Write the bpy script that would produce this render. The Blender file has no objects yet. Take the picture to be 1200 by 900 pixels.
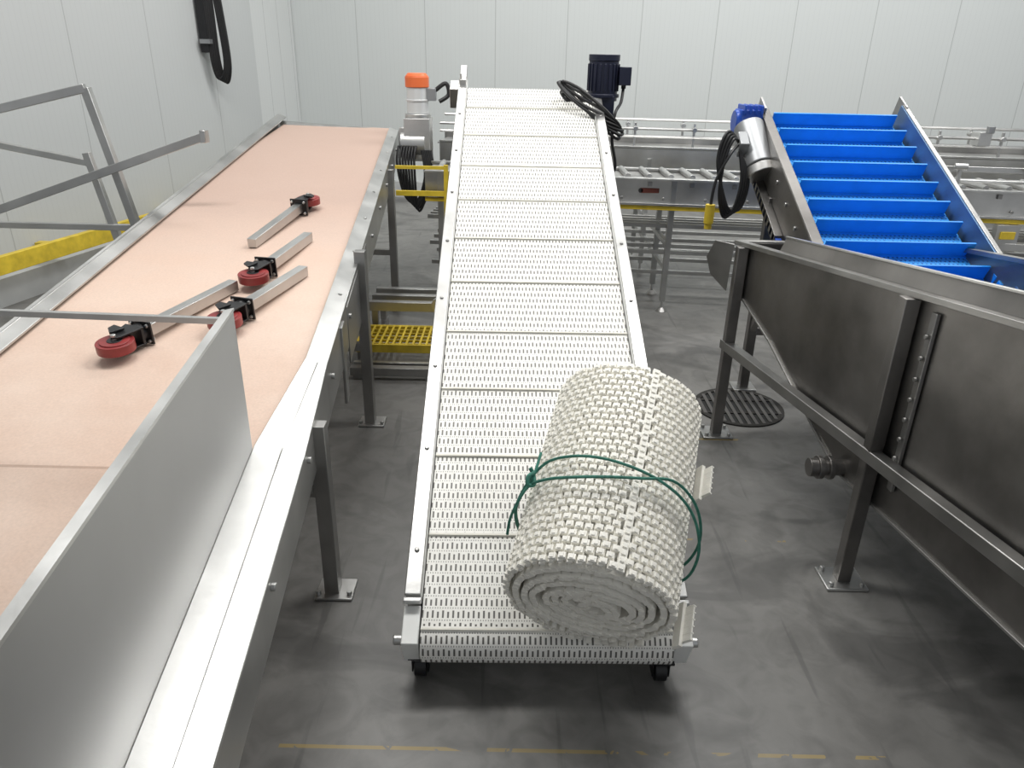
import bpy, bmesh, math, random
from mathutils import Vector, Matrix
random.seed(4)
V=Vector
scene=bpy.context.scene
try:
    scene.view_settings.view_transform='Standard'
    scene.view_settings.look='None'
except Exception: pass

# ------------------------------------------------------------ materials
def new_mat(name):
    m=bpy.data.materials.new(name); m.use_nodes=True
    nt=m.node_tree; b=nt.nodes['Principled BSDF']
    return m,nt,b
def mat(name,col,rough=.5,metal=0.,nscale=0,namt=.15,bump=0.,bscale=60,stretch=None,spec=None,trans=0):
    m,nt,b=new_mat(name)
    b.inputs['Base Color'].default_value=(*col,1)
    b.inputs['Roughness'].default_value=rough
    b.inputs['Metallic'].default_value=metal
    if spec is not None: b.inputs['Specular IOR Level'].default_value=spec
    if trans: b.inputs['Transmission Weight'].default_value=trans
    L=nt.links.new
    tc=nt.nodes.new('ShaderNodeTexCoord')
    mp=nt.nodes.new('ShaderNodeMapping')
    L(tc.outputs['Object'],mp.inputs['Vector'])
    if stretch: mp.inputs['Scale'].default_value=stretch
    if nscale:
        n=nt.nodes.new('ShaderNodeTexNoise'); n.inputs['Scale'].default_value=nscale; n.inputs['Detail'].default_value=6
        L(mp.outputs[0],n.inputs['Vector'])
        r=nt.nodes.new('ShaderNodeValToRGB')
        r.color_ramp.elements[0].position=.3; r.color_ramp.elements[1].position=.7
        r.color_ramp.elements[0].color=(*[c*(1-namt) for c in col],1)
        r.color_ramp.elements[1].color=(*[min(1,c*(1+namt)) for c in col],1)
        L(n.outputs['Fac'],r.inputs['Fac']); L(r.outputs['Color'],b.inputs['Base Color'])
        mr=nt.nodes.new('ShaderNodeMapRange'); mr.inputs['To Min'].default_value=max(.05,rough-.1); mr.inputs['To Max'].default_value=min(1,rough+.12)
        L(n.outputs['Fac'],mr.inputs['Value']); L(mr.outputs[0],b.inputs['Roughness'])
    if bump:
        n2=nt.nodes.new('ShaderNodeTexNoise'); n2.inputs['Scale'].default_value=bscale; n2.inputs['Detail'].default_value=4
        L(mp.outputs[0],n2.inputs['Vector'])
        bp=nt.nodes.new('ShaderNodeBump'); bp.inputs['Strength'].default_value=bump; bp.inputs['Distance'].default_value=.01
        L(n2.outputs['Fac'],bp.inputs['Height']); L(bp.outputs[0],b.inputs['Normal'])
    return m
def M(nt,op,a,b=None,c=None):
    n=nt.nodes.new('ShaderNodeMath'); n.operation=op
    for i,x in enumerate((a,b,c)):
        if x is None: continue
        if isinstance(x,(int,float)): n.inputs[i].default_value=x
        else: nt.links.new(x,n.inputs[i])
    return n.outputs[0]
def slot_mat(name,base,dark,px,py,wx,y0,y1,rough=.45,sec=.5):
    """perforated modular belting: UV in metres"""
    m,nt,b=new_mat(name); L=nt.links.new
    tc=nt.nodes.new('ShaderNodeTexCoord'); sp=nt.nodes.new('ShaderNodeSeparateXYZ'); L(tc.outputs['UV'],sp.inputs[0])
    yy=M(nt,'DIVIDE',sp.outputs[1],py); row=M(nt,'FLOOR',yy); fy=M(nt,'FRACT',yy)
    xx=M(nt,'ADD',M(nt,'DIVIDE',sp.outputs[0],px),M(nt,'MULTIPLY',row,.5)); fx=M(nt,'FRACT',xx)
    col=M(nt,'FLOOR',xx); odd=M(nt,'MULTIPLY',M(nt,'FRACT',M(nt,'MULTIPLY',col,.5)),.22)
    k=M(nt,'MULTIPLY',M(nt,'LESS_THAN',fx,wx),M(nt,'MULTIPLY',M(nt,'GREATER_THAN',fy,M(nt,'ADD',odd,y0)),M(nt,'LESS_THAN',fy,y1)))
    fx2=M(nt,'FRACT',M(nt,'MULTIPLY',xx,2.0)); 
    k2=M(nt,'MULTIPLY',M(nt,'LESS_THAN',fx2,.35),M(nt,'GREATER_THAN',fy,min(.99,y1+.12)))
    k2=M(nt,'MULTIPLY',k2,sec)
    n=nt.nodes.new('ShaderNodeTexNoise'); n.inputs['Scale'].default_value=7; n.inputs['Detail'].default_value=5
    L(tc.outputs['Object'],n.inputs['Vector'])
    nv=M(nt,'MULTIPLY',M(nt,'SUBTRACT',n.outputs['Fac'],.35),.9)
    mk=M(nt,'MAXIMUM',k,k2)
    mx0=nt.nodes.new('ShaderNodeMix'); mx0.data_type='RGBA'
    mx0.inputs[6].default_value=(*base,1); mx0.inputs[7].default_value=(base[0]*.8,base[1]*.78,base[2]*.74,1)
    mx0.clamp_factor=True
    L(nv,mx0.inputs[0])
    mx=nt.nodes.new('ShaderNodeMix'); mx.data_type='RGBA'
    L(mk,mx.inputs[0]); L(mx0.outputs[2],mx.inputs[6]); mx.inputs[7].default_value=(*dark,1)
    L(mx.outputs[2],b.inputs['Base Color'])
    bp=nt.nodes.new('ShaderNodeBump'); bp.inputs['Strength'].default_value=.6; bp.inputs['Distance'].default_value=.003; bp.invert=True
    L(mk,bp.inputs['Height']); L(bp.outputs[0],b.inputs['Normal'])
    b.inputs['Roughness'].default_value=rough
    return m

steel=mat('stainless_steel',(.54,.54,.53),.36,.95,3.5,.16,.05,40)
steel_b=mat('stainless_bright',(.64,.64,.63),.33,.95,5,.14,.05,30)
steel_sheet=mat('stainless_sheet',(.49,.49,.485),.46,.85,2.2,.08,.02,20)
steel_d=mat('stainless_dark_worn_and_shade',(.24,.23,.22),.38,.88,3.0,.38,.08,30)  # dark worn steel; also paints shade on the cleated conveyor's left flange
steel_m=mat('stainless_mill',(.40,.395,.385),.38,.92,4,.22,.05,30)
white_p=mat('white_plastic',(.84,.83,.79),.42,0,20,.05)
white_r=mat('white_belt_plastic',(.93,.91,.84),.38,0,30,.05,.1,200)
uhmw=mat('uhmw_block',(.83,.84,.82),.4)
black=mat('black_rubber',(.012,.012,.013),.45)
blackm=mat('black_paint_metal',(.02,.02,.022),.35,.3)
red=mat('red_polyurethane',(.28,.035,.035),.35,0,20,.25)
navy=mat('navy_motor_paint',(.014,.017,.038),.35,.2)
orange=mat('orange_plastic',(.80,.17,.05),.4)
clear=mat('clear_cover',(.72,.73,.73),.18,.2)
yellow=mat('yellow_safety_paint',(.68,.50,.04),.45,0,12,.2)
green=mat('green_rope',(.045,.20,.15),.7,0,60,.3)
blue=mat('blue_plastic',(.014,.28,.84),.4,0,10,.08)
blue_dk=mat('blue_gearbox',(.01,.07,.42),.35)
darkhole=mat('dark_recess',(.02,.02,.02),.8)
grille=mat('cast_iron_grate',(.035,.033,.03),.6,.5)
grey_m=mat('grey_motor',(.33,.34,.35),.4,.6)

belt_white=slot_mat('white_modular_belt',(.93,.92,.88),(.13,.125,.115),.0152,.0385,.37,.14,.76,.42,.75)
belt_blue=slot_mat('blue_perforated_belt',(.05,.38,.90),(.005,.09,.34),.020,.020,.42,.2,.7)

def pinkmat():
    m,nt,b=new_mat('pink_fabric_belt'); L=nt.links.new
    tc=nt.nodes.new('ShaderNodeTexCoord')
    n=nt.nodes.new('ShaderNodeTexNoise'); n.inputs['Scale'].default_value=2.0; n.inputs['Detail'].default_value=8; n.inputs['Roughness'].default_value=.65
    L(tc.outputs['Object'],n.inputs['Vector'])
    r=nt.nodes.new('ShaderNodeValToRGB')
    r.color_ramp.elements[0].position=.3; r.color_ramp.elements[0].color=(.68,.495,.395,1)
    r.color_ramp.elements[1].position=.72; r.color_ramp.elements[1].color=(.77,.61,.51,1)
    L(n.outputs['Fac'],r.inputs['Fac'])
    w=nt.nodes.new('ShaderNodeTexNoise'); w.inputs['Scale'].default_value=120
    L(tc.outputs['Object'],w.inputs['Vector'])
    sp=nt.nodes.new('ShaderNodeSeparateXYZ'); L(tc.outputs['Object'],sp.inputs[0])
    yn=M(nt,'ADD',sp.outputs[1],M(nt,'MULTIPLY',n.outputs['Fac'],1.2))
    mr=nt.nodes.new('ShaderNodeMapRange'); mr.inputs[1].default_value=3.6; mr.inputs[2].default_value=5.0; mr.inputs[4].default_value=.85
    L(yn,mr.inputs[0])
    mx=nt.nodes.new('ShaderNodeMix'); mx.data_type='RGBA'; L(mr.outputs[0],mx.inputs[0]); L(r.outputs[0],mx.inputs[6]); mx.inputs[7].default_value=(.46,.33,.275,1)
    s=M(nt,'LESS_THAN',M(nt,'ABSOLUTE',M(nt,'SUBTRACT',sp.outputs[1],1.79)),.006)
    mx2=nt.nodes.new('ShaderNodeMix'); mx2.data_type='RGBA'; L(M(nt,'MULTIPLY',s,.5),mx2.inputs[0]); L(mx.outputs[2],mx2.inputs[6]); mx2.inputs[7].default_value=(.35,.22,.16,1)
    mr2=nt.nodes.new('ShaderNodeMapRange'); mr2.inputs[1].default_value=.3; mr2.inputs[2].default_value=.7; mr2.inputs[3].default_value=.95; mr2.inputs[4].default_value=1.04
    L(w.outputs['Fac'],mr2.inputs[0])
    mu=nt.nodes.new('ShaderNodeMix'); mu.data_type='RGBA'; mu.blend_type='MULTIPLY'; mu.inputs[0].default_value=1
    L(mx2.outputs[2],mu.inputs[6]); L(mr2.outputs[0],mu.inputs[7])
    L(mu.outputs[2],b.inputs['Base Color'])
    bp=nt.nodes.new('ShaderNodeBump'); bp.inputs['Strength'].default_value=.1; bp.inputs['Distance'].default_value=.002
    L(w.outputs['Fac'],bp.inputs['Height']); L(bp.outputs[0],b.inputs['Normal'])
    b.inputs['Roughness'].default_value=.7
    return m
pink=pinkmat()

def floormat():
    m,nt,b=new_mat('concrete_floor'); L=nt.links.new
    tc=nt.nodes.new('ShaderNodeTexCoord')
    n=nt.nodes.new('ShaderNodeTexNoise'); n.inputs['Scale'].default_value=1.1; n.inputs['Detail'].default_value=10; n.inputs['Roughness'].default_value=.65
    L(tc.outputs['Object'],n.inputs['Vector'])
    r=nt.nodes.new('ShaderNodeValToRGB')
    e=r.color_ramp.elements
    e[0].position=.28; e[0].color=(.150,.147,.140,1)
    e[1].position=.72; e[1].color=(.275,.27,.258,1)
    L(n.outputs['Fac'],r.inputs['Fac'])
    n2=nt.nodes.new('ShaderNodeTexNoise'); n2.inputs['Scale'].default_value=8; n2.inputs['Detail'].default_value=9; n2.inputs['Distortion'].default_value=1.2
    L(tc.outputs['Object'],n2.inputs['Vector'])
    r2=nt.nodes.new('ShaderNodeValToRGB'); r2.color_ramp.elements[0].position=.32; r2.color_ramp.elements[0].color=(.76,.76,.76,1); r2.color_ramp.elements[1].position=.58; r2.color_ramp.elements[1].color=(1,1,1,1)
    L(n2.outputs['Fac'],r2.inputs['Fac'])
    mul=nt.nodes.new('ShaderNodeMix'); mul.data_type='RGBA'; mul.blend_type='MULTIPLY'; mul.inputs[0].default_value=1
    L(r.outputs[0],mul.inputs[6]); L(r2.outputs[0],mul.inputs[7])
    n3=nt.nodes.new('ShaderNodeTexNoise'); n3.inputs['Scale'].default_value=1.9; n3.inputs['Detail'].default_value=8; n3.inputs['Distortion'].default_value=1.0
    mp=nt.nodes.new('ShaderNodeMapping'); mp.inputs['Scale'].default_value=(.8,1.4,1); mp.inputs['Location'].default_value=(3.1,.4,0); L(tc.outputs['Object'],mp.inputs[0]); L(mp.outputs[0],n3.inputs['Vector'])
    st=nt.nodes.new('ShaderNodeMapRange'); st.inputs[1].default_value=.54; st.inputs[2].default_value=.64; st.inputs[4].default_value=.5
    L(n3.outputs['Fac'],st.inputs[0])
    sc=nt.nodes.new('ShaderNodeMix'); sc.data_type='RGBA'; L(st.outputs[0],sc.inputs[0]); L(mul.outputs[2],sc.inputs[6]); sc.inputs[7].default_value=(.06,.06,.058,1)
    wv=nt.nodes.new('ShaderNodeTexNoise'); wv.inputs['Scale'].default_value=3; wv.inputs['Detail'].default_value=3; wv.inputs['Distortion'].default_value=.4
    mp2=nt.nodes.new('ShaderNodeMapping'); mp2.inputs['Scale'].default_value=(6,.5,1); mp2.inputs['Rotation'].default_value=(0,0,.5); L(tc.outputs['Object'],mp2.inputs[0]); L(mp2.outputs[0],wv.inputs['Vector'])
    ss=nt.nodes.new('ShaderNodeMapRange'); ss.inputs[1].default_value=.64; ss.inputs[2].default_value=.70; ss.inputs[4].default_value=.35; L(wv.outputs['Fac'],ss.inputs[0])
    sc2=nt.nodes.new('ShaderNodeMix'); sc2.data_type='RGBA'; L(ss.outputs[0],sc2.inputs[0]); L(sc.outputs[2],sc2.inputs[6]); sc2.inputs[7].default_value=(.06,.06,.06,1)
    sp=nt.nodes.new('ShaderNodeSeparateXYZ'); L(tc.outputs['Object'],sp.inputs[0])
    def line(y,hw,x0,x1,thr):
        a=M(nt,'LESS_THAN',M(nt,'ABSOLUTE',M(nt,'SUBTRACT',sp.outputs[1],y)),hw)
        c=M(nt,'MULTIPLY',M(nt,'GREATER_THAN',sp.outputs[0],x0),M(nt,'LESS_THAN',sp.outputs[0],x1))
        return M(nt,'MULTIPLY',M(nt,'MULTIPLY',a,c),M(nt,'GREATER_THAN',n2.outputs['Fac'],thr))
    k=M(nt,'MAXIMUM',line(1.455,.006,-.62,1.05,.47),line(2.45,.006,.6,1.1,.56))
    k=M(nt,'MAXIMUM',k,line(3.3,.008,.8,1.2,.5))
    pm=nt.nodes.new('ShaderNodeMix'); pm.data_type='RGBA'; L(M(nt,'MULTIPLY',k,.45),pm.inputs[0]); L(sc2.outputs[2],pm.inputs[6]); pm.inputs[7].default_value=(.48,.33,.05,1)
    L(pm.outputs[2],b.inputs['Base Color'])
    mr=nt.nodes.new('ShaderNodeMapRange'); mr.inputs['To Min'].default_value=.24; mr.inputs['To Max'].default_value=.55
    L(n.outputs['Fac'],mr.inputs['Value']); L(mr.outputs[0],b.inputs['Roughness'])
    bp=nt.nodes.new('ShaderNodeBump'); bp.inputs['Strength'].default_value=.10; bp.inputs['Distance'].default_value=.01
    L(n2.outputs['Fac'],bp.inputs['Height']); L(bp.outputs[0],b.inputs['Normal'])
    return m
def wallmat(name,col,pitch,off):
    m,nt,b=new_mat(name); L=nt.links.new
    tc=nt.nodes.new('ShaderNodeTexCoord'); sp=nt.nodes.new('ShaderNodeSeparateXYZ'); L(tc.outputs['Object'],sp.inputs[0])
    f=M(nt,'FRACT',M(nt,'DIVIDE',M(nt,'ADD',sp.outputs[0],off),pitch))
    k=M(nt,'LESS_THAN',f,.009/pitch)
    f2=M(nt,'FRACT',M(nt,'DIVIDE',sp.outputs[0],.055))
    k2=M(nt,'MULTIPLY',M(nt,'LESS_THAN',f2,.12),.05)
    mx=nt.nodes.new('ShaderNodeMix'); mx.data_type='RGBA'; L(M(nt,'MAXIMUM',M(nt,'MULTIPLY',k,.42),k2),mx.inputs[0])
    mx.inputs[6].default_value=(*col,1); mx.inputs[7].default_value=(col[0]*.35,col[1]*.35,col[2]*.35,1)
    L(mx.outputs[2],b.inputs['Base Color'])
    bp=nt.nodes.new('ShaderNodeBump'); bp.invert=True; bp.inputs['Strength'].default_value=.3; bp.inputs['Distance'].default_value=.004
    L(k,bp.inputs['Height']); L(bp.outputs[0],b.inputs['Normal'])
    b.inputs['Roughness'].default_value=.5
    return m

# ------------------------------------------------------------ mesh builder
class MB:
    def __init__(s): s.bm=bmesh.new(); s.mats=[]; s.uv=s.bm.loops.layers.uv.new('UVMap')
    def mi(s,m):
        if m not in s.mats: s.mats.append(m)
        return s.mats.index(m)
    def face(s,vs,m):
        try: f=s.bm.faces.new(vs)
        except ValueError: return None
        f.material_index=s.mi(m); f.smooth=True; return f
    def hexa(s,b,t,m):
        vb=[s.bm.verts.new(p) for p in b]; vt=[s.bm.verts.new(p) for p in t]; n=len(vb)
        s.face(vb[::-1],m); s.face(vt,m)
        for i in range(n): s.face([vb[i],vb[(i+1)%n],vt[(i+1)%n],vt[i]],m)
    def prism(s,pts,vec,m):
        pts=[V(p) for p in pts]; s.hexa(pts,[p+V(vec) for p in pts],m)
    def box(s,c,d,m,R=None):
        c=V(c); x,y,z=[k/2 for k in d]
        q=[V((-x,-y,-z)),V((x,-y,-z)),V((x,y,-z)),V((-x,y,-z))]; w=[V((a.x,a.y,z)) for a in q]
        if R: q=[R@a for a in q]; w=[R@a for a in w]
        s.hexa([c+a for a in q],[c+a for a in w],m)
    def beam(s,p0,p1,w,h,m,up=(0,0,1)):
        p0=V(p0);p1=V(p1); d=(p1-p0).normalized(); u=V(up)
        if abs(d.dot(u))>.98: u=V((0,1,0))
        sd=d.cross(u).normalized(); u=sd.cross(d).normalized()
        q=[sd*-w/2+u*-h/2,sd*w/2+u*-h/2,sd*w/2+u*h/2,sd*-w/2+u*h/2]
        s.hexa([p0+a for a in q],[p1+a for a in q],m)
    def cyl(s,p0,p1,r,m,n=20,r2=None):
        p0=V(p0);p1=V(p1); r2=r if r2 is None else r2; d=(p1-p0).normalized()
        u=V((0,0,1)) if abs(d.z)<.9 else V((1,0,0)); a=d.cross(u).normalized(); b=d.cross(a)
        c=[a*math.cos(2*math.pi*i/n)+b*math.sin(2*math.pi*i/n) for i in range(n)]
        s.hexa([p0+k*r for k in c],[p1+k*r2 for k in c],m)
    def tube(s,path,r,m,n=8,closed=False):
        path=[V(p) for p in path]; N=len(path); rings=[]; prev=None
        for i in range(N):
            if closed: d=(path[(i+1)%N]-path[i-1]).normalized()
            else: d=(path[min(i+1,N-1)]-path[max(i-1,0)]).normalized()
            if prev is None:
                u=V((0,0,1)) if abs(d.z)<.9 else V((1,0,0)); a=d.cross(u).normalized()
            else: a=(prev-d*prev.dot(d)).normalized()
            prev=a; b=d.cross(a)
            rings.append([s.bm.verts.new(path[i]+(a*math.cos(2*math.pi*k/n)+b*math.sin(2*math.pi*k/n))*r) for k in range(n)])
        for i in range(N if closed else N-1):
            A=rings[i];B=rings[(i+1)%N]
            for k in range(n): s.face([A[k],A[(k+1)%n],B[(k+1)%n],B[k]],m)
        if not closed: s.face(rings[0][::-1],m); s.face(rings[-1],m)
    def finish(s,name,parent=None,matrix=None,bevel=0):
        bmesh.ops.recalc_face_normals(s.bm,faces=s.bm.faces)
        me=bpy.data.meshes.new(name); s.bm.to_mesh(me); s.bm.free()
        for m in s.mats: me.materials.append(m)
        me.set_sharp_from_angle(angle=math.radians(38))
        o=bpy.data.objects.new(name,me); scene.collection.objects.link(o)
        if matrix is not None: o.matrix_world=matrix
        if parent: o.parent=parent
        if bevel:
            b=o.modifiers.new('bevel','BEVEL'); b.width=bevel; b.segments=2; b.limit_method='ANGLE'; b.angle_limit=math.radians(50)
        return o
def empty(name):
    o=bpy.data.objects.new(name,None); scene.collection.objects.link(o); o.empty_display_size=.1; return o
def smooth(pts,k=8,closed=False):
    pts=[V(p) for p in pts]; N=len(pts); out=[]
    rng=range(N) if closed else range(N-1)
    for i in rng:
        if closed: p0,p1,p2,p3=pts[i-1],pts[i],pts[(i+1)%N],pts[(i+2)%N]
        else: p0,p1,p2,p3=pts[max(i-1,0)],pts[i],pts[i+1],pts[min(i+2,N-1)]
        for j in range(k):
            t=j/k
            out.append(.5*((2*p1)+(p2-p0)*t+(2*p0-5*p1+4*p2-p3)*t*t+(3*p1-p0-3*p2+p3)*t**3))
    if not closed: out.append(pts[-1])
    return out

# ------------------------------------------------------------ room
b=MB(); b.box((1,5,-.05),(16,16,.1),floormat()); b.finish('floor')
def wall(name,p0,p1,h,th,m,side):
    p0=V(p0);p1=V(p1); d=p1-p0; ln=d.length; ang=math.atan2(d.y,d.x)
    b=MB(); b.box((ln/2,side*th/2,h/2),(ln,th,h),m)
    return b.finish(name,matrix=Matrix.Translation(p0)@Matrix.Rotation(ang,4,'Z'))
H=5.2
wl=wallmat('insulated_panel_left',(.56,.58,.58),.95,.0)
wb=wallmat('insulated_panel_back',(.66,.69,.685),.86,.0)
LX=lambda y:-4.91+.22*y
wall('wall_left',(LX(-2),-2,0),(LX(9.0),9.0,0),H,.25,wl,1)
wall('wall_corner',(LX(9.0)-.12,9.0,0),(LX(10.14)-.12,10.14,0),H,.2,wallmat('corner_panel',(.69,.71,.705),.3,.1),1)
wall('wall_back',(-2.85,10.16,0),(8.2,10.16-.13*11.05,0),H,.2,wb,1)
b=MB(); b.box((1,5,H+.05),(16,16,.1),mat('ceiling_panel',(.78,.79,.79),.6)); b.finish('ceiling')
b=MB(); cm=mat('curb_white',(.55,.56,.56),.6,0,4,.1)
b.beam((LX(-1.9)+.05,-1.9,.1),(LX(8.95)+.05,8.95,.1),.1,.2,cm); b.finish('baseboard_left')
b=MB(); b.beam((-2.5,10.06,.1),(8.1,10.06-.13*10.6,.1),.1,.2,cm); b.finish('baseboard_back')
b=MB()
def GP(y,z,o=.25): return V((LX(y)+o,y,z))
b.beam(GP(3.3,.34),GP(8.6,.34),.05,.125,yellow)
for y in (4.2,5.6,7.0,8.2): b.beam(GP(y,.33,.02),GP(y,.33,.24),.07,.07,yellow)
b.finish('yellow_guard_rail',bevel=.004)
b=MB()
wy=8.05; wx=LX(wy)
b.box((wx+.05,wy,2.15),(.08,.12,.9),blackm)
b.box((wx+.07,wy-.01,1.80),(.10,.18,.04),grey_m)
for i in range(5):
    o=.014*i
    b.tube(smooth([(wx+.08+o,wy-.05+o,2.75),(wx+.09+o,wy-.04+o,2.2),(wx+.09+o,wy-.03+o,1.64),(wx+.12+o,wy+.02+o,1.46-.010*i),(wx+.19+o,wy+.04,1.60),(wx+.17+o,wy+.04,2.1),(wx+.12+o,wy+.03,2.75)],8),.013,black)
b.box((wx+.1,wy,2.82),(.2,.2,.16),blackm)
b.finish('wall_cable_hanger')

def lamp(n,x,y,e,sx=2.2,sy=.8):
    root=empty(n)
    b=MB(); b.box((x,y,H-.10),(sx+.08,sy+.08,.1),mat('lamp_housing',(.7,.7,.7),.5)); b.finish('housing',parent=root)
    ld=bpy.data.lights.new('lamp_light','AREA'); ld.shape='RECTANGLE'; ld.size=sx; ld.size_y=sy; ld.energy=e; ld.color=(1,.99,.965)
    lo=bpy.data.objects.new('lamp_light',ld); lo.location=(x,y,H-.17); scene.collection.objects.link(lo); lo.parent=root
for (x,y,e) in ((-1.5,3.4,108),(1.5,3.8,120),(4.6,3.6,74),(-1.2,7.2,76),(1.8,7.2,76),(4.8,6.8,76)):
    lamp('ceiling_light',x,y,e)
w=bpy.data.worlds.new('world'); scene.world=w; w.use_nodes=True
w.node_tree.nodes['Background'].inputs[0].default_value=(.93,.96,1,1); w.node_tree.nodes['Background'].inputs[1].default_value=.46

# ------------------------------------------------------------ floor drain
b=MB(); c=V((1.244,3.68,0))
n=40; R=.24
ring=[(math.cos(2*math.pi*i/n),math.sin(2*math.pi*i/n)) for i in range(n)]
b.cyl(c+V((0,0,-.02)),c+V((0,0,.002)),R-.005,darkhole,40)
for i in range(n):
    a=ring[i];d=ring[(i+1)%n]
    b.hexa([c+V((a[0]*(R-.03),a[1]*(R-.03),0)),c+V((a[0]*R,a[1]*R,0)),c+V((d[0]*R,d[1]*R,0)),c+V((d[0]*(R-.03),d[1]*(R-.03),0))],
           [c+V((a[0]*(R-.03),a[1]*(R-.03),.008)),c+V((a[0]*R,a[1]*R,.008)),c+V((d[0]*R,d[1]*R,.008)),c+V((d[0]*(R-.03),d[1]*(R-.03),.008))],grille)
gb=mat('grate_bar',(.13,.125,.12),.5,.5)
for i in range(-5,6):
    x=i*.040; hw_=math.sqrt(max(0,(R-.02)**2-x*x)); b.box(c+V((x,0,.004)),(.018,2*hw_,.010),gb)
for yy in (-.08,.08): b.box(c+V((0,yy,.004)),(2*math.sqrt((R-.02)**2-.0064),.018,.008),grille)
b.finish('floor_drain_grate')

# ------------------------------------------------------------ white inclined conveyor
slope=math.atan(.428)
MW=Matrix.Translation((.118,1.692,.203))@Matrix.Rotation(math.radians(.95),4,'Z')@Matrix.Rotation(slope,4,'X')
root=empty('inclined_belt_conveyor')
L0=3.42; r0=.062; hw=.37
b=MB()
path=[]; 
for i in range(0,49): path.append((L0*(1-i/48),0))
for i in range(1,13):
    a=math.pi/2+math.pi*i/12; path.append((r0*math.cos(a),-r0+r0*math.sin(a)))
for i in range(1,30): path.append((L0*i/29,-2*r0))
for i in range(1,12):
    a=-math.pi/2+math.pi*i/12; path.append((L0+r0*math.cos(a),-r0+r0*math.sin(a)))
s=0; vs=[]; ss=[]
N=len(path)
for i,(y,z) in enumerate(path):
    if i: s+=math.hypot(y-path[i-1][0],z-path[i-1][1])
    ss.append(s); vs.append((b.bm.verts.new((-hw,y,z)),b.bm.verts.new((hw,y,z))))
for i in range(N):
    j=(i+1)%N
    f=b.face([vs[i][0],vs[i][1],vs[j][1],vs[j][0]],belt_white)
    sj=ss[j] if j else ss[-1]+.02
    for lp,(u,v) in zip(f.loops,((-hw,ss[i]),(hw,ss[i]),(hw,sj),(-hw,sj))): lp[b.uv].uv=(u+5,v)
flight=mat('flight_plastic',(.80,.78,.70),.5,0,15,.1)
for k in range(11):
    y=.318*k+.005
    b.box((0,y,.0035),(.74,.006,.007),flight)
    b.box((0,y+.002,.0008),(.74,.016,.0016),white_p)
b.finish('belt',parent=root,matrix=MW)
b=MB()
for sx in (-1,1):
    b.box((sx*.3985,L0/2+.09,-.055),(.045,L0-.02,.15),steel_m)
    b.box((sx*.400,L0/2+.09,.026),(.050,L0-.02,.012),steel)
    b.box((sx*.376,L0/2+.09,.006),(.006,L0-.02,.028),uhmw)
    b.box((sx*.400,.02,-.06),(.05,.12,.12),uhmw)
    b.box((sx*.400,.085,.02),(.054,.015,.02),steel_b)
    b.cyl((sx*.42,.0,-.062),(sx*.455,.0,-.062),.015,steel)
    for k in range(9): 
        b.cyl((sx*.400,.25+k*.4,.03),(sx*.400,.25+k*.4,.038),.008,steel_m,10)
        b.cyl((sx*.421,.25+k*.4,-.04),(sx*.429,.25+k*.4,-.04),.009,steel,10)
    b.box((sx*.400,L0+.09,.0),(.04,.2,.12),steel)
    b.box((sx*.41,L0+.02,.04),(.010,.05,.11),steel)
    b.box((sx*.45,L0+.03,-.05),(.06,.12,.12),steel_m)
b.cyl((-.37,0,-r0),(.37,0,-r0),r0-.006,uhmw); b.cyl((-.44,L0,-r0),(.5,L0,-r0),.02,steel)
for y in (.6,1.4,2.2,3.0): b.box((0,y,-.16),(.8,.05,.04),steel_m)
b.finish('frame',parent=root,matrix=MW,bevel=.003)
b=MB()
def wcaster(p):
    x,y=p
    b.cyl((x-.018,y,.038),(x+.018,y,.038),.038,black); b.box((x-.024,y,.055),(.005,.05,.06),blackm); b.box((x+.024,y,.055),(.005,.05,.06),blackm)
    b.box((x,y,.088),(.07,.08,.008),blackm)
for x in (-.26,.47):
    wcaster((x,1.73)); b.beam((x,1.76,.09),(x,1.76,.16),.04,.04,steel)
    b.beam((x,1.74,.11),(x-.04,4.35,.11),.04,.04,steel)
    wcaster((x-.04,4.30)); b.beam((x-.04,4.3,.09),(x-.04,4.3,1.21),.045,.045,steel)
    b.beam((x-.02,3.2,.11),(x-.02,3.2,.74),.045,.045,steel)
b.beam((-.30,4.3,.5),(.43,4.3,.5),.04,.04,steel); b.beam((-.30,4.3,.11),(.43,4.3,.11),.04,.04,steel)
b.finish('legs',parent=root,bevel=.002)
b=MB()
mx,my=.505,4.78
b.box((mx-.01,my,1.45),(.15,.17,.16),navy)
b.cyl((mx,my,1.50),(mx,my,1.72),.088,navy,28); b.cyl((mx,my,1.72),(mx,my,1.755),.092,navy,28)
b.cyl((mx,my,1.52),(mx,my,1.54),.10,navy,28)
for i in range(20):
    a=2*math.pi*i/20; b.box((mx+.089*math.cos(a),my+.089*math.sin(a),1.63),(.012,.012,.15),navy,Matrix.Rotation(a,3,'Z'))
b.box((mx+.12,my-.03,1.64),(.07,.10,.10),navy); b.cyl((mx+.12,my-.03,1.57),(mx+.12,my-.03,1.60),.014,black)
b.finish('drive_motor',parent=root,bevel=.003)
b=MB()
for i in range(8):
    k=i*.011; ph=i*.7
    pts=[]
    for j in range(10):
        a=2*math.pi*j/10
        pts.append((mx-.08+(.175+.012*math.sin(ph))*math.cos(a)+.01*math.sin(ph*2),my-.16+.09*math.sin(a)-.05*math.cos(a),1.43-.12*math.cos(a)+k+.02*math.sin(2*a+ph)))
    b.tube(smooth(pts,5,True),.0085,black,8,True)
b.tube(smooth([(mx+.12,my-.03,1.58),(mx+.10,my-.12,1.50),(mx+.06,my-.2,1.44),(mx+.05,my-.22,1.3),(mx+.08,my-.22,1.15),(mx+.04,my-.2,1.08),(mx+.01,my-.2,1.2),(mx+.03,my-.2,1.4)],8),.009,black)
b.finish('motor_cable',parent=root)

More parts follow.
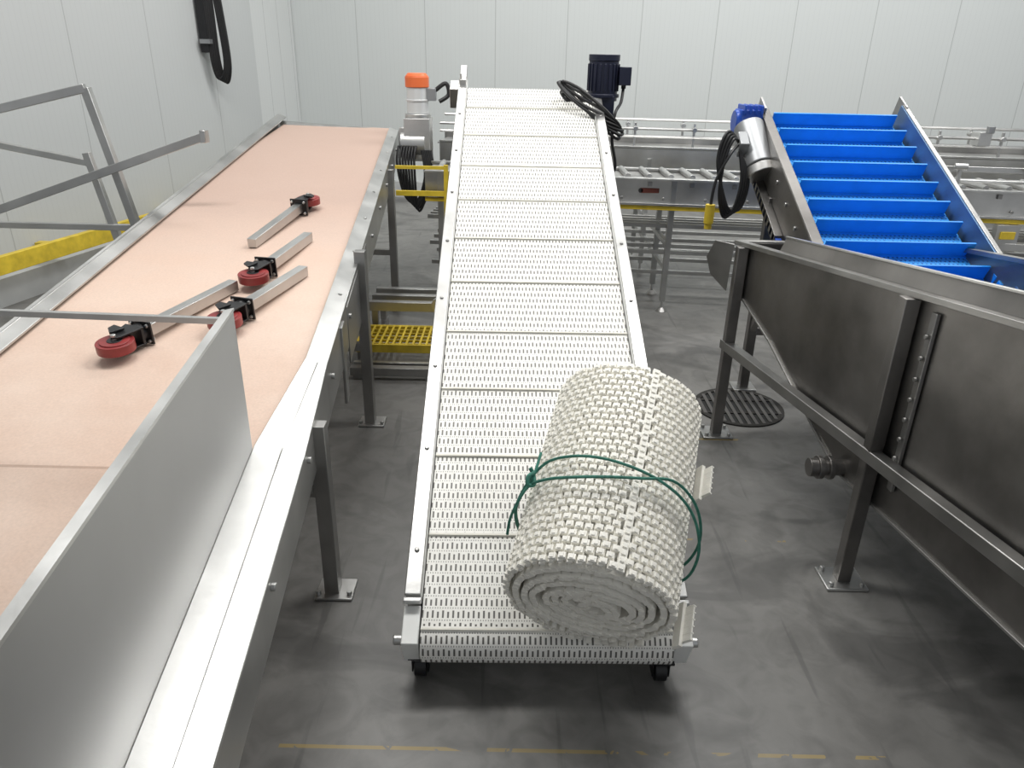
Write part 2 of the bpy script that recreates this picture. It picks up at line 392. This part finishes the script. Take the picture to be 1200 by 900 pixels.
# ------------------------------------------------------------ rolled spare belt
MR=Matrix.Translation((.105,1.692,.203))@Matrix.Rotation(slope,4,'X')
Rl=MR@Matrix.Translation((.115,-.03,.0))@Matrix.Rotation(math.radians(-14),4,'Z')
root2=empty('rolled_spare_belt')
b=MB(); A=.238;B=.205;ZC=.205+.034;LEN=.72
turns=7.6; th_end=-math.radians(50); th0=th_end-2*math.pi*turns
def sp(th):
    f=(th-th0)/(th_end-th0); r=.10+.90*f
    wob=(1-f)*.5
    r*=1+.05*math.sin(2*th+1)*wob
    x=A*r*math.cos(th)*(1+.25*wob); z=B*r*math.sin(th)*(1-.15*wob)
    return V((x+.02*wob*math.sin(th*.37),0,ZC+z-.03*wob))
th=th0; row=0
while th<th_end:
    p=sp(th); q=sp(th+.01); tg=(q-p).normalized(); dth=.01*.0255/max((q-p).length,1e-6)
    q2=sp(th+dth); c=(p+q2)/2; tg=(q2-p).normalized(); nr=V((0,1,0)).cross(tg); 
    if nr.dot(c-V((0,0,ZC)))<0: nr=-nr
    R=Matrix((tg,V((0,1,0)),nr)).transposed()
    j=random.uniform(-.004,.004)+ .012*math.sin(th*.9)
    outer=th>th_end-2*math.pi*1.25
    fl=(row%12 in (4,))
    if outer:
        b.box(c+V((0,LEN/2+j,0))-nr*.003,(.0150,LEN,.008),white_r,R)
        if fl:
            b.box(c+V((0,LEN/2+j,0))+nr*.003,(.022,LEN,.010),white_r,R)
            for k in range(34): b.box(c+V((0,j+LEN*(k+.5)/34,0))+nr*.009,(.012,LEN/34*.55,.006),white_r,R)
        else:
            ncol=30; st=LEN/ncol
            for k in range(ncol):
                yy=j+st*(k+.5)
                if yy<0.0 or yy>LEN+.01: continue
                s1=1 if k%2 else -1
                b.box(c+V((0,yy,0))+tg*.0060*s1+nr*.004,(.0200,st*.66,.013),white_r,R)
                b.box(c+V((0,yy,0))+tg*.0060*s1+nr*.0098,(.010,st*.44,.006),white_r,R)
    else:
        b.box(c+V((0,LEN/2+j,0)),(.023,LEN,.018),white_r,R)
        b.box(c+V((0,LEN/2+j,0))+tg*.013,(.012,LEN*.995,.011),white_r,R)
        for e in (0.003,LEN-.003): b.cyl(c+V((0,e+j-.005,0))+tg*.012,c+V((0,e+j+.005,0))+tg*.012,.009,white_r,8)
    th+=dth; row+=1
for yy,zz,hh in ((.06,-.09,.12),(.50,-.02,.12)):
    b.box((A+.028,yy,ZC+zz),(.05,.10,.006),white_r,Matrix.Rotation(math.radians(-55),3,'Y'))
    b.box((A+.012,yy,ZC+zz-.015),(.03,.13,.012),white_r,Matrix.Rotation(math.radians(-60),3,'Y'))
    for k in range(6): b.box((A+.03,yy-.05+k*.02,ZC+zz),(.05,.004,.010),white_r,Matrix.Rotation(math.radians(-55),3,'Y'))
b.finish('belt_roll',parent=root2,matrix=Rl)
b=MB()
def rpt(deg,y,k=1.0):
    a=math.radians(deg); return V(((A+.026)*k*math.cos(a),y-.03,ZC+(B+.026)*k*math.sin(a)))
s1=[rpt(180,.26),rpt(160,.30),rpt(140,.345),rpt(120,.35),rpt(100,.345),rpt(80,.335),rpt(60,.325),rpt(40,.31),rpt(20,.28),rpt(0,.24),rpt(-25,.22),rpt(-60,.22),rpt(-90,.23),rpt(-120,.24),rpt(-150,.25)]
s2=[rpt(178,.25),rpt(155,.285),rpt(135,.28),rpt(115,.275),rpt(95,.285),rpt(75,.31),rpt(55,.35),rpt(35,.345),rpt(15,.32),rpt(-5,.29),rpt(-30,.27),rpt(-60,.26),rpt(-90,.255),rpt(-120,.25),rpt(-150,.245)]
b.tube(smooth(s1,5,True),.0042,green,8,True); b.tube(smooth(s2,5,True),.0042,green,8,True)
kp=rpt(150,.30)
b.tube(smooth([kp+V((0,.02,.01)),kp+V((-.012,0,.016)),kp+V((-.008,-.02,.004)),kp+V((.008,-.01,.0)),kp+V((-.003,.02,.004)),kp+V((-.014,.03,.016))],6),.006,green)
b.tube(smooth([kp,rpt(158,.25,1.03),rpt(172,.215,1.03),rpt(184,.19,1.03)],6),.0042,green)
b.tube(smooth([kp,rpt(147,.35,1.02),rpt(146,.39,1.03)],6),.0042,green)
b.finish('tie_rope',parent=root2,matrix=Rl)

# ------------------------------------------------------------ pink belt conveyor
root3=empty('flat_belt_conveyor')
xr=lambda y:-.455-.082*y
xl=lambda y:-1.74-.048*y
zb=lambda y:.50+.102*y
Y0=-.6; YE=6.55
b=MB()
n=24
top=[];bot=[]
for i in range(n+1):
    y=Y0+(YE-Y0)*i/n; k=max(0,y-5.9)/.65
    yl=y+k*.30
    top.append((b.bm.verts.new((xl(y)+.03,yl,zb(y)-.012)),b.bm.verts.new((xr(y)-.06,y,zb(y)-.012))))
    bot.append((b.bm.verts.new((xl(y)+.03,yl,zb(y)-.15)),b.bm.verts.new((xr(y)-.06,y,zb(y)-.15))))
for i in range(n):
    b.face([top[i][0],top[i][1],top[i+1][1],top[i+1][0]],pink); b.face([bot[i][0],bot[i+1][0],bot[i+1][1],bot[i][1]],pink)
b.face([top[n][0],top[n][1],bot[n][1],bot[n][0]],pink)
b.finish('belt',parent=root3)
b=MB()
def rp(y,o,dz): return V((xr(y)+o,y,zb(y)+dz))
def lp(y,o,dz): return V((xl(y)+o,y,zb(y)+dz))
def strip(f,sec,y0,y1,m):
    b.hexa([f(y0,o,d) for o,d in sec],[f(y1,o,d) for o,d in sec],m)
strip(rp,[(-.072,.006),(-.010,-.012),(.002,-.012),(.002,-.002),(-.010,-.002),(-.072,.018)],2.40,6.45,steel_b)
strip(rp,[(-.012,-.20),(0,-.20),(0,-.006),(-.012,-.006)],2.40,6.45,steel)
strip(rp,[(-.012,-.20),(0,-.20),(0,-.045),(-.012,-.045)],-.5,2.40,steel)
strip(rp,[(-.04,-.205),(0,-.205),(0,-.195),(-.04,-.195)],-.5,6.45,steel)
strip(rp,[(-.137,.0),(-.055,-.008),(-.055,-.018),(-.137,-.01)],-.5,1.9,steel_b)
strip(rp,[(-.055,-.008),(.004,-.045),(.004,-.055),(-.055,-.018)],-.5,1.9,steel_b)
b.hexa([rp(1.895,-.137,.0),rp(2.41,-.072,.018),rp(2.41,-.03,.004),rp(1.895,-.055,-.008)],[rp(1.895,-.137,-.010),rp(2.41,-.072,.008),rp(2.41,-.03,-.006),rp(1.895,-.055,-.018)],steel_b)
b.hexa([rp(1.895,-.055,-.008),rp(2.41,-.03,.004),rp(2.41,.003,-.002),rp(1.895,.004,-.045)],[rp(1.895,-.055,-.018),rp(2.41,-.03,-.006),rp(2.41,.003,-.012),rp(1.895,.004,-.055)],steel_b)
b.prism([rp(1.895,.001,-.05),rp(2.41,.001,-.008),rp(2.41,.001,-.06)],(-.008,0,0),steel)
strip(lp,[(-.015,-.24),(.0,-.24),(.0,.03),(-.015,.03)],-.5,6.85,steel)
strip(lp,[(-.02,.022),(.05,.0),(.05,.010),(-.02,.034)],-.5,6.85,steel)
for i in range(12):
    y=.4+i*.52; p=rp(y,0,-.09); b.cyl(p,p+V((.012,0,0)),.011,steel,10)
    if y>2.5: p=rp(y,-.03,.0); b.cyl(p,p+V((0,0,.010)),.008,steel,10)
for y in (.6,2.1,3.4,5.29): b.beam(lp(y,.02,-.2),rp(y,-.02,-.2),.05,.05,steel_m)
b.cyl((xl(6.8)+.02,6.82,zb(6.8)-.08),(xr(6.5),6.52,zb(6.6)-.09),.065,steel,24)
b.prism([rp(2.95,.003,-.03),rp(3.75,.003,-.03),rp(3.75,.003,-.30),rp(2.95,.003,-.28)],(-.006,0,0),steel_m)
b.prism([rp(2.75,.008,-.03),rp(2.82,.008,-.03),rp(2.82,.008,-.36),rp(2.75,.008,-.36)],(-.012,0,0),steel)
def leg(x,y,zt,m=steel_m):
    b.beam((x,y,0),(x,y,zt),.05,.05,m); b.box((x+.01,y,.006),(.13,.11,.010),steel)
    for dx in (-.045,.062): b.cyl((x+dx,y-.03,.01),(x+dx,y-.03,.025),.009,steel,8)
for y,dz in ((.55,-.08),(2.098,-.05),(3.405,.05),(5.293,-.04)):
    leg(xr(y)+.012,y,zb(y)+dz); leg(xl(y)+.04,y,zb(y)-.1)
    b.beam((xr(y)+.012,y,.42),(xl(y)+.04,y,.42),.04,.04,steel_m)
b.box((xr(2.1)-.09,2.1,.44),(.14,.05,.05),steel)
b.finish('frame',parent=root3,bevel=.002)
b=MB()
gx=lambda y:-.592-.082*y
gt=lambda y:1.0+.06*y
q=[(gx(-.5),-.5,zb(-.5)-.02),(gx(1.878),1.878,zb(1.878)-.02),(gx(1.878),1.878,gt(1.878)),(gx(-.5),-.5,gt(-.5))]
b.prism(q,(-.004,0,0),steel_sheet)
b.hexa([V((gx(y)+o,y,gt(y)+dz)) for y,o,dz in ((-.5,-.022,-.002),(1.86,-.018,-.002),(1.878,.003,-.002),(-.5,.003,-.002))],
       [V((gx(y)+o,y,gt(y)+dz)) for y,o,dz in ((-.5,-.022,.006),(1.86,-.018,.006),(1.878,.003,.006),(-.5,.003,.006))],steel_b)
b.beam((gx(1.85)-.01,1.85,gt(1.85)-.02),(xl(1.95)+.02,1.97,gt(1.85)-.045),.016,.016,steel_b)
b.beam((xl(1.95)+.02,1.97,gt(1.85)-.045),(xl(1.95)+.02,1.97,zb(2)),.018,.018,steel)
b.finish('side_guard_sheet',parent=root3)
b=MB()
gx0,gy0=-.775,6.12
b.box((gx0,gy0,1.13),(.20,.22,.30),steel_b)
b.cyl((gx0-.13,gy0,1.08),(gx0+.06,gy0,1.08),.13,steel,24)
b.box((gx0-.02,gy0-.01,1.10),(.24,.16,.22),steel)
b.cyl((gx0,gy0,1.28),(gx0,gy0,1.31),.10,steel_b,24)
b.cyl((gx0,gy0,1.31),(gx0,gy0,1.50),.082,clear,24); b.cyl((gx0,gy0,1.40),(gx0,gy0,1.415),.09,clear,24)
b.cyl((gx0,gy0,1.50),(gx0,gy0,1.575),.092,orange,24); b.cyl((gx0,gy0,1.575),(gx0,gy0,1.60),.09,orange,24,.07)
b.box((gx0+.11,gy0,1.45),(.07,.08,.09),grey_m)
b.finish('gear_motor',parent=root3,bevel=.004)
b=MB()
b.tube(smooth([(gx0+.14,gy0,1.48),(gx0+.22,gy0,1.53),(gx0+.24,gy0,1.45),(gx0+.17,gy0-.02,1.40)],8),.016,black)
for i in range(7):
    k=i*.022
    b.tube(smooth([(gx0-.14+k,gy0-.13,1.08),(gx0-.15+k,gy0-.18,.95),(gx0-.10+k*.8,gy0-.19,.72-.02*i),(gx0-.01+k*.7,gy0-.18,.66+.012*i),(gx0+.06+k*.6,gy0-.17,.85),(gx0+.04+k*.5,gy0-.13,1.05)],8),.010,black)
b.finish('motor_cables',parent=root3)

# ------------------------------------------------------------ castor legs lying on the belt
nb=V((0,-.1015,1)).normalized()
def castor_leg(pc,pt):
    b=MB()
    def on(p): return V((p[0],p[1],zb(p[1])-.012))
    o=on(pc); e=on(pt)
    d=(e-o); ln=d.length; e1=(d-nb*d.dot(nb)).normalized(); e2=nb.cross(e1)
    b2=lambda a,c,h:o+e1*a+e2*c+nb*h
    b.beam(b2(.125,0,.046),b2(ln,0,.026),.044,.044,steel,up=nb)
    R=Matrix((e1,e2,nb)).transposed()
    b.box(b2(.12,0,.048),(.008,.095,.088),blackm,R)
    for c in (-.035,.035):
        for h in (.018,.078): b.cyl(b2(.108,c,h),b2(.135,c,h),.007,steel_b,8)
    b.cyl(b2(.085,0,.048),b2(.118,0,.048),.036,blackm,18)
    for h in (.016,.078):
        b.hexa([b2(.095,-.040,h),b2(.095,.040,h),b2(-.0,.022,h),b2(-.018,0,h),b2(-.0,-.022,h)],[b2(.095,-.040,h+.006),b2(.095,.040,h+.006),b2(-.0,.022,h+.006),b2(-.018,0,h+.006),b2(-.0,-.022,h+.006)],blackm)
    b.box(b2(.088,0,.05),(.012,.075,.066),blackm,R)
    b.cyl(b2(-.005,0,.032),b2(-.005,0,.066),.064,red,32); b.cyl(b2(-.005,0,.028),b2(-.005,0,.070),.050,red,28)
    b.cyl(b2(-.005,0,.026),b2(-.005,0,.072),.026,blackm,16); b.cyl(b2(-.005,0,.012),b2(-.005,0,.092),.009,steel,10)
    b.hexa([b2(.0,.02,.086),b2(.03,.055,.086),b2(.06,.055,.086),b2(.05,.0,.086)],[b2(.0,.02,.094),b2(.03,.055,.094),b2(.06,.055,.094),b2(.05,.0,.094)],blackm)
    b.finish('castor_leg',bevel=.0015)
castor_leg((-1.17,4.235),(-1.284,3.58))
castor_leg((-1.118,3.10),(-1.037,3.70))
castor_leg((-1.089,2.66),(-.944,3.24))
castor_leg((-1.394,2.437),(-1.195,3.058))

# ------------------------------------------------------------ steel tube frame leaning at left
b=MB(); Y=4.3
def T(a,c,w=.04,m=steel): b.beam(a,c,w,w,m)
T((-3.3,4.15,1.30),(-2.34,Y,1.535),.045); T((-2.34,Y,1.535),(-2.06,Y,.02),.045)
T((-3.3,4.4,1.28),(-2.42,4.36,1.13),.035); T((-2.44,4.36,1.19),(-2.24,4.36,.02),.04)
T((-3.4,4.1,.72),(-1.70,4.22,1.306),.045)
b.box((-1.70,4.22,1.306),(.03,.06,.065),steel_b)
T((-3.4,4.35,.773),(-2.2,4.33,.775),.035)
T((-3.3,4.15,1.32),(-3.15,4.15,.02),.045); T((-3.35,4.38,1.3),(-3.3,4.38,.02),.04)
b.finish('stainless_tube_frame',bevel=.003)

# ------------------------------------------------------------ hopper
root4=empty('stainless_hopper')
hx=lambda y:1.582-.161*y
ht=lambda y:1.333-.107*y
mrz=lambda y:.625-.043*y
b=MB(); WX=1.0
def hp(y,z,o=.03): return V((hx(y)+o,y,z))
prof=[(3.42,ht(3.42)),(3.42,.74),(3.05,.62),(2.42,.34),(.5,.34),(.5,ht(.5))]
for o in (.03,WX): b.prism([hp(y,z,o) for y,z in prof],(.006,0,0),steel_d)
b.prism([hp(3.42,ht(3.42),.03),hp(3.42,.70,.03),hp(3.42,.70,.26),hp(3.42,ht(3.42),.22)],(0,.005,0),steel_d)
for (a,c) in zip(prof[1:-1],prof[2:]):
    p=[hp(a[0],a[1],.03),hp(a[0],a[1],WX),hp(c[0],c[1],WX),hp(c[0],c[1],.03)]
    b.prism(p,(0,.004,-.003),steel_d)
for o in (.020,WX): b.beam(hp(3.46,ht(3.46),o),hp(.5,ht(.5),o),.036,.020,steel_m)
b.beam(hp(3.44,ht(3.44),.02),hp(3.44,ht(3.44),.23),.036,.020,steel_m)
b.hexa([hp(3.1,ht(3.1)+.01,.035),hp(.5,ht(.5)+.01,.035),hp(.5,ht(.5)+.075,.055),hp(3.1,ht(3.1)+.065,.055)],
       [hp(3.1,ht(3.1)+.01,.041),hp(.5,ht(.5)+.01,.041),hp(.5,ht(.5)+.075,.061),hp(3.1,ht(3.1)+.065,.061)],steel_d)
b.beam(hp(3.1,ht(3.1)+.068,.055),hp(.5,ht(.5)+.078,.055),.014,.008,steel_b)
for (a,c) in zip(prof[1:4],prof[2:5]): b.beam(hp(a[0],a[1]+.006,.026),hp(c[0],c[1]+.006,.026),.010,.010,steel_m)
b.prism([hp(3.38,ht(3.4)+.0,-.03),hp(3.46,ht(3.4)+.0,-.085),hp(3.50,.88,-.10),hp(3.48,.80,-.08),hp(3.40,.74,-.03)],(.0,.008,0),steel_m)
b.prism([hp(3.40,ht(3.4)+.0,-.02),hp(3.52,ht(3.4)-.02,-.02),hp(3.55,.86,-.02),hp(3.42,.76,-.02)],(-.008,0,0),steel_m)
b.beam(hp(2.12,ht(2.12)-.04,.022),hp(2.12,.45,.022),.012,.03,steel_m)
for i in range(8): p=hp(2.12,.50+i*.07,.012); b.cyl(p,p+V((-.008,0,0)),.008,steel_m,8)
y=2.40
for i,(r,w_) in enumerate(((.035,.03),(.044,.018),(.030,.02),(.044,.018),(.03,.04))):
    x0=-.09+sum((.03,.018,.02,.018,.04)[:i]); b.cyl(hp(y,.37,x0),hp(y,.37,x0+w_),r,steel_d,20)
b.finish('hopper_body',parent=root4,bevel=.0015)
b=MB()
for y in (3.363,2.215,1.05):
    for o in (0,WX+.03):
        x=hx(y)+o
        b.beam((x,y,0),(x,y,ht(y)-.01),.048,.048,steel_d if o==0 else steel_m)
        b.box((x,y,.006),(.15,.13,.012),steel)
        for dx,dy in ((-.055,-.045),(.055,-.045),(-.055,.045),(.055,.045)): b.cyl((x+dx,y+dy,.01),(x+dx,y+dy,.028),.009,steel,8)
for o in (-.005,WX+.035): b.beam(hp(3.4,mrz(3.4),o),hp(.6,mrz(.6),o),.045,.045,steel_m)
b.finish('hopper_stand',parent=root4,bevel=.003)

# ------------------------------------------------------------ blue cleated conveyor
root5=empty('cleated_incline_conveyor')
sl=math.atan(.472)
MBl=Matrix.Translation((1.73,3.01,.790))@Matrix.Rotation(sl,4,'X')
LB=1.475; y0=-.30; hwb=.345; rb=.07
b=MB(); path=[(LB*(1-i/10)+y0*(i/10),0) for i in range(11)]
for i in range(1,10): a=math.pi/2+math.pi*i/10; path.append((y0+rb*math.cos(a),-rb+rb*math.sin(a)))
for i in range(11): path.append((y0+(LB-y0)*i/10,-2*rb))
for i in range(1,10): a=-math.pi/2+math.pi*i/10; path.append((LB+rb*math.cos(a),-rb+rb*math.sin(a)))
s=0; vs=[]; ss=[]
for i,(y,z) in enumerate(path):
    if i: s+=math.hypot(y-path[i-1][0],z-path[i-1][1])
    ss.append(s); vs.append((b.bm.verts.new((-hwb,y,z)),b.bm.verts.new((hwb,y,z))))
N=len(path)
for i in range(N):
    j=(i+1)%N; f=b.face([vs[i][0],vs[i][1],vs[j][1],vs[j][0]],belt_blue); sj=ss[j] if j else ss[-1]+.02
    for lp_,(u,v) in zip(f.loops,((-hwb,ss[i]),(hwb,ss[i]),(hwb,sj),(-hwb,sj))): lp_[b.uv].uv=(u+5,v)
y=LB-.01
while y>y0+.01:
    b.box((0,y,.037),(.67,.009,.074),blue); b.box((0,y,.003),(.67,.03,.006),blue)
    b.box((0,y-.02,-2*rb-.03),(.6,.008,.06),blue)
    y-=.157
b.finish('cleated_belt',parent=root5,matrix=MBl)
b=MB()
b.box((-.385,(LB+y0)/2+.05,-.04),(.03,LB-y0+.0,.20),steel_d)
b.box((-.375,(LB+y0)/2+.05,.064),(.050,LB-y0,.008),steel_d)  # top flange: shadow side painted in with the darker steel colour
b.box((.372,(LB+y0)/2+.05,-.03),(.012,LB-y0,.26),mat('blue_grey_side_plate',(.10,.19,.34),.4,.5,5,.2))
b.box((.384,(LB+y0)/2+.05,.09),(.022,LB-y0,.03),steel_m)
b.box((.385,LB+.07,-.03),(.012,.12,.28),steel_m); b.box((-.385,LB+.05,-.03),(.012,.12,.26),steel_m)
b.box((-.41,LB-.35,-.17),(.06,.9,.05),steel_d)
b.cyl((-.46,LB,-.07),(.42,LB,-.07),.02,steel)
for i in range(8):
    b.cyl((-.40,y0+.3+i*.19,-.02),(-.408,y0+.3+i*.19,-.02),.01,steel_b,10)
for i in range(26): b.box((-.352,y0+.1+i*.065,-2*rb-.005),(.018,.035,.03),blue)
for i in range(26): b.box((-.425,LB-1.28+i*.05,-.17),(.03,.028,.045),blue_dk)
for i in range(8): b.box((.36,y0+.12+i*.05,.03),(.03,.03,.06),blue)
b.finish('frame',parent=root5,matrix=MBl,bevel=.002)
b=MB()
for x in (1.34,2.12):
    b.beam((x,3.95,0),(x,3.95,1.09),.05,.05,steel_d); b.beam((x,3.95,.35),(x,3.55,.92),.035,.035,steel_d); b.box((x,3.95,.006),(.13,.12,.012),steel)
b.beam((1.34,3.95,.35),(2.12,3.95,.35),.04,.04,steel_d)
b.finish('legs',parent=root5,bevel=.003)
b=MB()
b.box((1.27,4.34,1.43),(.12,.13,.13),blue_dk); b.cyl((1.19,4.34,1.43),(1.33,4.34,1.43),.062,blue_dk,20)
for i in range(4): b.box((1.23+i*.03,4.34,1.495),(.012,.15,.05),blue_dk)
b.cyl((1.26,4.28,1.41),(1.30,4.10,1.22),.080,grey_m,24); b.cyl((1.30,4.10,1.22),(1.31,4.07,1.18),.082,steel,24)
b.box((1.20,4.15,1.33),(.05,.10,.09),grey_m,Matrix.Rotation(.6,3,'X'))
b.finish('gear_motor',parent=root5,bevel=.005)
b=MB()
for i in range(4):
    k=i*.012
    b.tube(smooth([(1.19,4.15,1.33),(1.14-k,4.1,1.36+k),(1.10-k,4.08,1.25),(1.09+k,4.06,1.08-k),(1.13+k,4.06,.96+k),(1.18+k,4.06,1.02),(1.20+k,4.07,1.16),(1.18,4.1,1.30)],8),.0085,black)
b.tube(smooth([(1.17,4.12,1.33),(1.12,4.07,1.28),(1.06,4.05,1.15),(1.045,4.04,1.0)],8),.008,black)
b.cyl((1.045,4.04,1.03),(1.045,4.04,.93),.026,yellow,14); b.cyl((1.045,4.04,.93),(1.045,4.04,.90),.020,yellow,14)
b.finish('power_cord',parent=root5)

# ------------------------------------------------------------ far conveyor line
root6=empty('container_conveyor_line')
fy=lambda x,o=0:5.35+o-.10*(x-1.1)
def fp(x,o,z): return V((x,fy(x,o),z))
b=MB()
X0,X1=-.66,6.3
def FB(o,z,w,h,m,x0=X0,x1=X1): b.beam(fp(x0,o,z),fp(x1,o,z),w,h,m)
FB(0,.88,.03,.17,steel_b); FB(-.02,.965,.06,.015,steel_b); FB(-.02,.795,.06,.015,steel)
FB(-.03,.768,.02,.028,yellow)
FB(.45,.88,.03,.17,steel); FB(.45,.97,.05,.015,steel_b)
FB(.22,.95,.36,.01,steel_m)
FB(1.1,.95,.03,.20,steel_b); FB(1.1,1.06,.05,.015,steel_b); FB(1.08,.84,.02,.04,yellow)
FB(1.6,1.0,.03,.18,steel_m); FB(1.35,1.04,.44,.01,steel_m)
for o,z in ((1.15,1.20),(1.6,1.24),(1.15,1.14),(.0,1.02)):
    b.tube([fp(X0 if o>1 else 1.9,o,z),fp(X1,o,z)],.012,steel_b,8)
for i in range(15):
    x=X0+.2+i*.48
    for o in (1.15,1.6): b.beam(fp(x,o,1.0),fp(x,o,1.25),.018,.018,steel); b.cyl(fp(x,o-.03,1.2),fp(x,o+.03,1.2),.02,steel_b,10)
for o,z in ((.1,.62),(.3,.60),(.5,.58),(.7,.56),(.2,.40),(.5,.38),(.8,.36),(1.1,.36),(.3,.22),(.7,.22),(1.1,.2)):
    b.beam(fp(X0,o,z),fp(X1,o,z),.03,.03,steel)
for x in (-.55,1.11,2.6,4.1,5.6):
    for o in (0,.45,1.1,1.6):
        b.beam(fp(x,o,.08),fp(x,o,.97),.04,.04,steel); b.cyl(fp(x,o,.03),fp(x,o,.1),.010,steel_b,10); b.cyl(fp(x,o,0),fp(x,o,.03),.045,steel_m,16,.02)
    for z in (.33,.5): b.beam(fp(x,0,z),fp(x,1.6,z),.035,.035,steel)
slotm=mat('slot_red_brown',(.12,.03,.02),.6)
for x in (.95,1.85,3.0,3.9,4.8):
    p=fp(x,-.018,.885); b.box(p,(.14,.006,.035),slotm); b.cyl(p+V((-.07,-.003,0)),p+V((-.07,.003,0)),.0175,darkhole,12); b.cyl(p+V((.07,-.003,0)),p+V((.07,.003,0)),.0175,darkhole,12)
for x in (3.05,3.7,4.3): b.box(fp(x,1.15,1.20),(.10,.12,.10),steel_b); b.cyl(fp(x,1.05,1.25),fp(x,1.05,1.30),.03,grey_m,12)
for i in range(46):
    x=X0+.1+i*.15; b.cyl(fp(x,.03,.972),fp(x,.42,.972),.022,steel,10)
for i in range(24):
    x=X0+.15+i*.29; b.box(fp(x,-.02,.93),(.03,.02,.03),steel_m); b.cyl(fp(x+.1,-.02,.83),fp(x+.1,-.035,.83),.012,steel_m,8)
for x in (2.55,2.95,3.4,3.9,4.4):
    b.beam(fp(x,-.05,1.0),fp(x,-.05,1.12),.02,.02,steel); b.cyl(fp(x-.04,-.05,1.12),fp(x+.04,-.05,1.12),.022,steel_b,12)
b.beam(fp(2.3,.0,1.10),fp(6.3,.0,1.10),.02,.035,steel_b)
for x in (2.75,3.35): b.box(fp(x,-.04,.68),(.16,.05,.14),steel); b.box(fp(x,-.07,.68),(.10,.01,.05),yellow)
FB(-.05,.60,.03,.05,steel,2.2,6.3); FB(-.05,.47,.02,.03,yellow,2.2,6.3)
for x in (3.0,3.55): b.beam(fp(x,.0,.78),fp(x+.4,.0,.35),.03,.03,steel)
b.finish('conveyor_frames',parent=root6,bevel=.002)
b=MB()
b.beam((-.50,5.42,.0),(-.50,5.42,1.02),.03,.03,yellow); b.beam((-.50,5.42,1.0),(-.86,5.42,1.0),.022,.022,yellow); b.beam((-.50,5.42,.82),(-.86,5.42,.82),.022,.035,yellow)
b.finish('yellow_barrier',parent=root6)

# ------------------------------------------------------------ step platform between conveyors
root7=empty('yellow_grate_step')
b=MB()
cx,cy=-.68,4.32
b.box((cx,cy-.17,.12),(.52,.015,.05),yellow); b.box((cx,cy+.17,.12),(.52,.015,.05),yellow); b.box((cx-.26,cy,.12),(.015,.34,.05),yellow); b.box((cx+.26,cy,.12),(.015,.34,.05),yellow)
for i in range(13): b.box((cx-.24+i*.04,cy,.135),(.012,.33,.02),yellow)
for i in range(6): b.box((cx,cy-.15+i*.06,.138),(.5,.008,.015),yellow)
for sx in (-.24,.24):
    for sy in (-.15,.15): b.box((cx+sx,cy+sy,.05),(.03,.03,.10),steel_m)
b.finish('yellow_grating',parent=root7)
b=MB()
cx,cy=-.68,4.75
for yy in (-.15,.0,.15): b.beam((cx-.26,cy+yy,.24),(cx+.24,cy+yy,.24),.05,.06,steel)
b.beam((cx-.26,cy-.78,.05),(cx+.2,cy-.78,.05),.05,.05,steel_m); b.beam((cx-.26,cy-.68,.05),(cx+.2,cy-.68,.05),.03,.03,steel)
for sx in (-.22,.2):
    b.beam((cx+sx,cy-.15,0),(cx+sx,cy-.15,.24),.04,.04,steel_m); b.beam((cx+sx,cy+.15,0),(cx+sx,cy+.15,.24),.04,.04,steel_m)
    b.beam((cx+sx,cy-.8,.025),(cx+sx,cy+.2,.025),.05,.05,steel_m)
b.cyl((cx+.2,cy-.19,.26),(cx+.2,cy-.16,.26),.05,steel_b,16)
b.finish('base_frame',parent=root7,bevel=.002)

# ------------------------------------------------------------ camera
cam=bpy.data.cameras.new('camera'); cam.sensor_width=36; cam.lens=26.1; cam.clip_start=.02
co=bpy.data.objects.new('camera',cam); scene.collection.objects.link(co)
co.matrix_world=Matrix.Translation((0,0,1.75))@Matrix.Rotation(math.radians(66),4,'X')@Matrix.Rotation(math.radians(1.2),4,'Z')
scene.camera=co
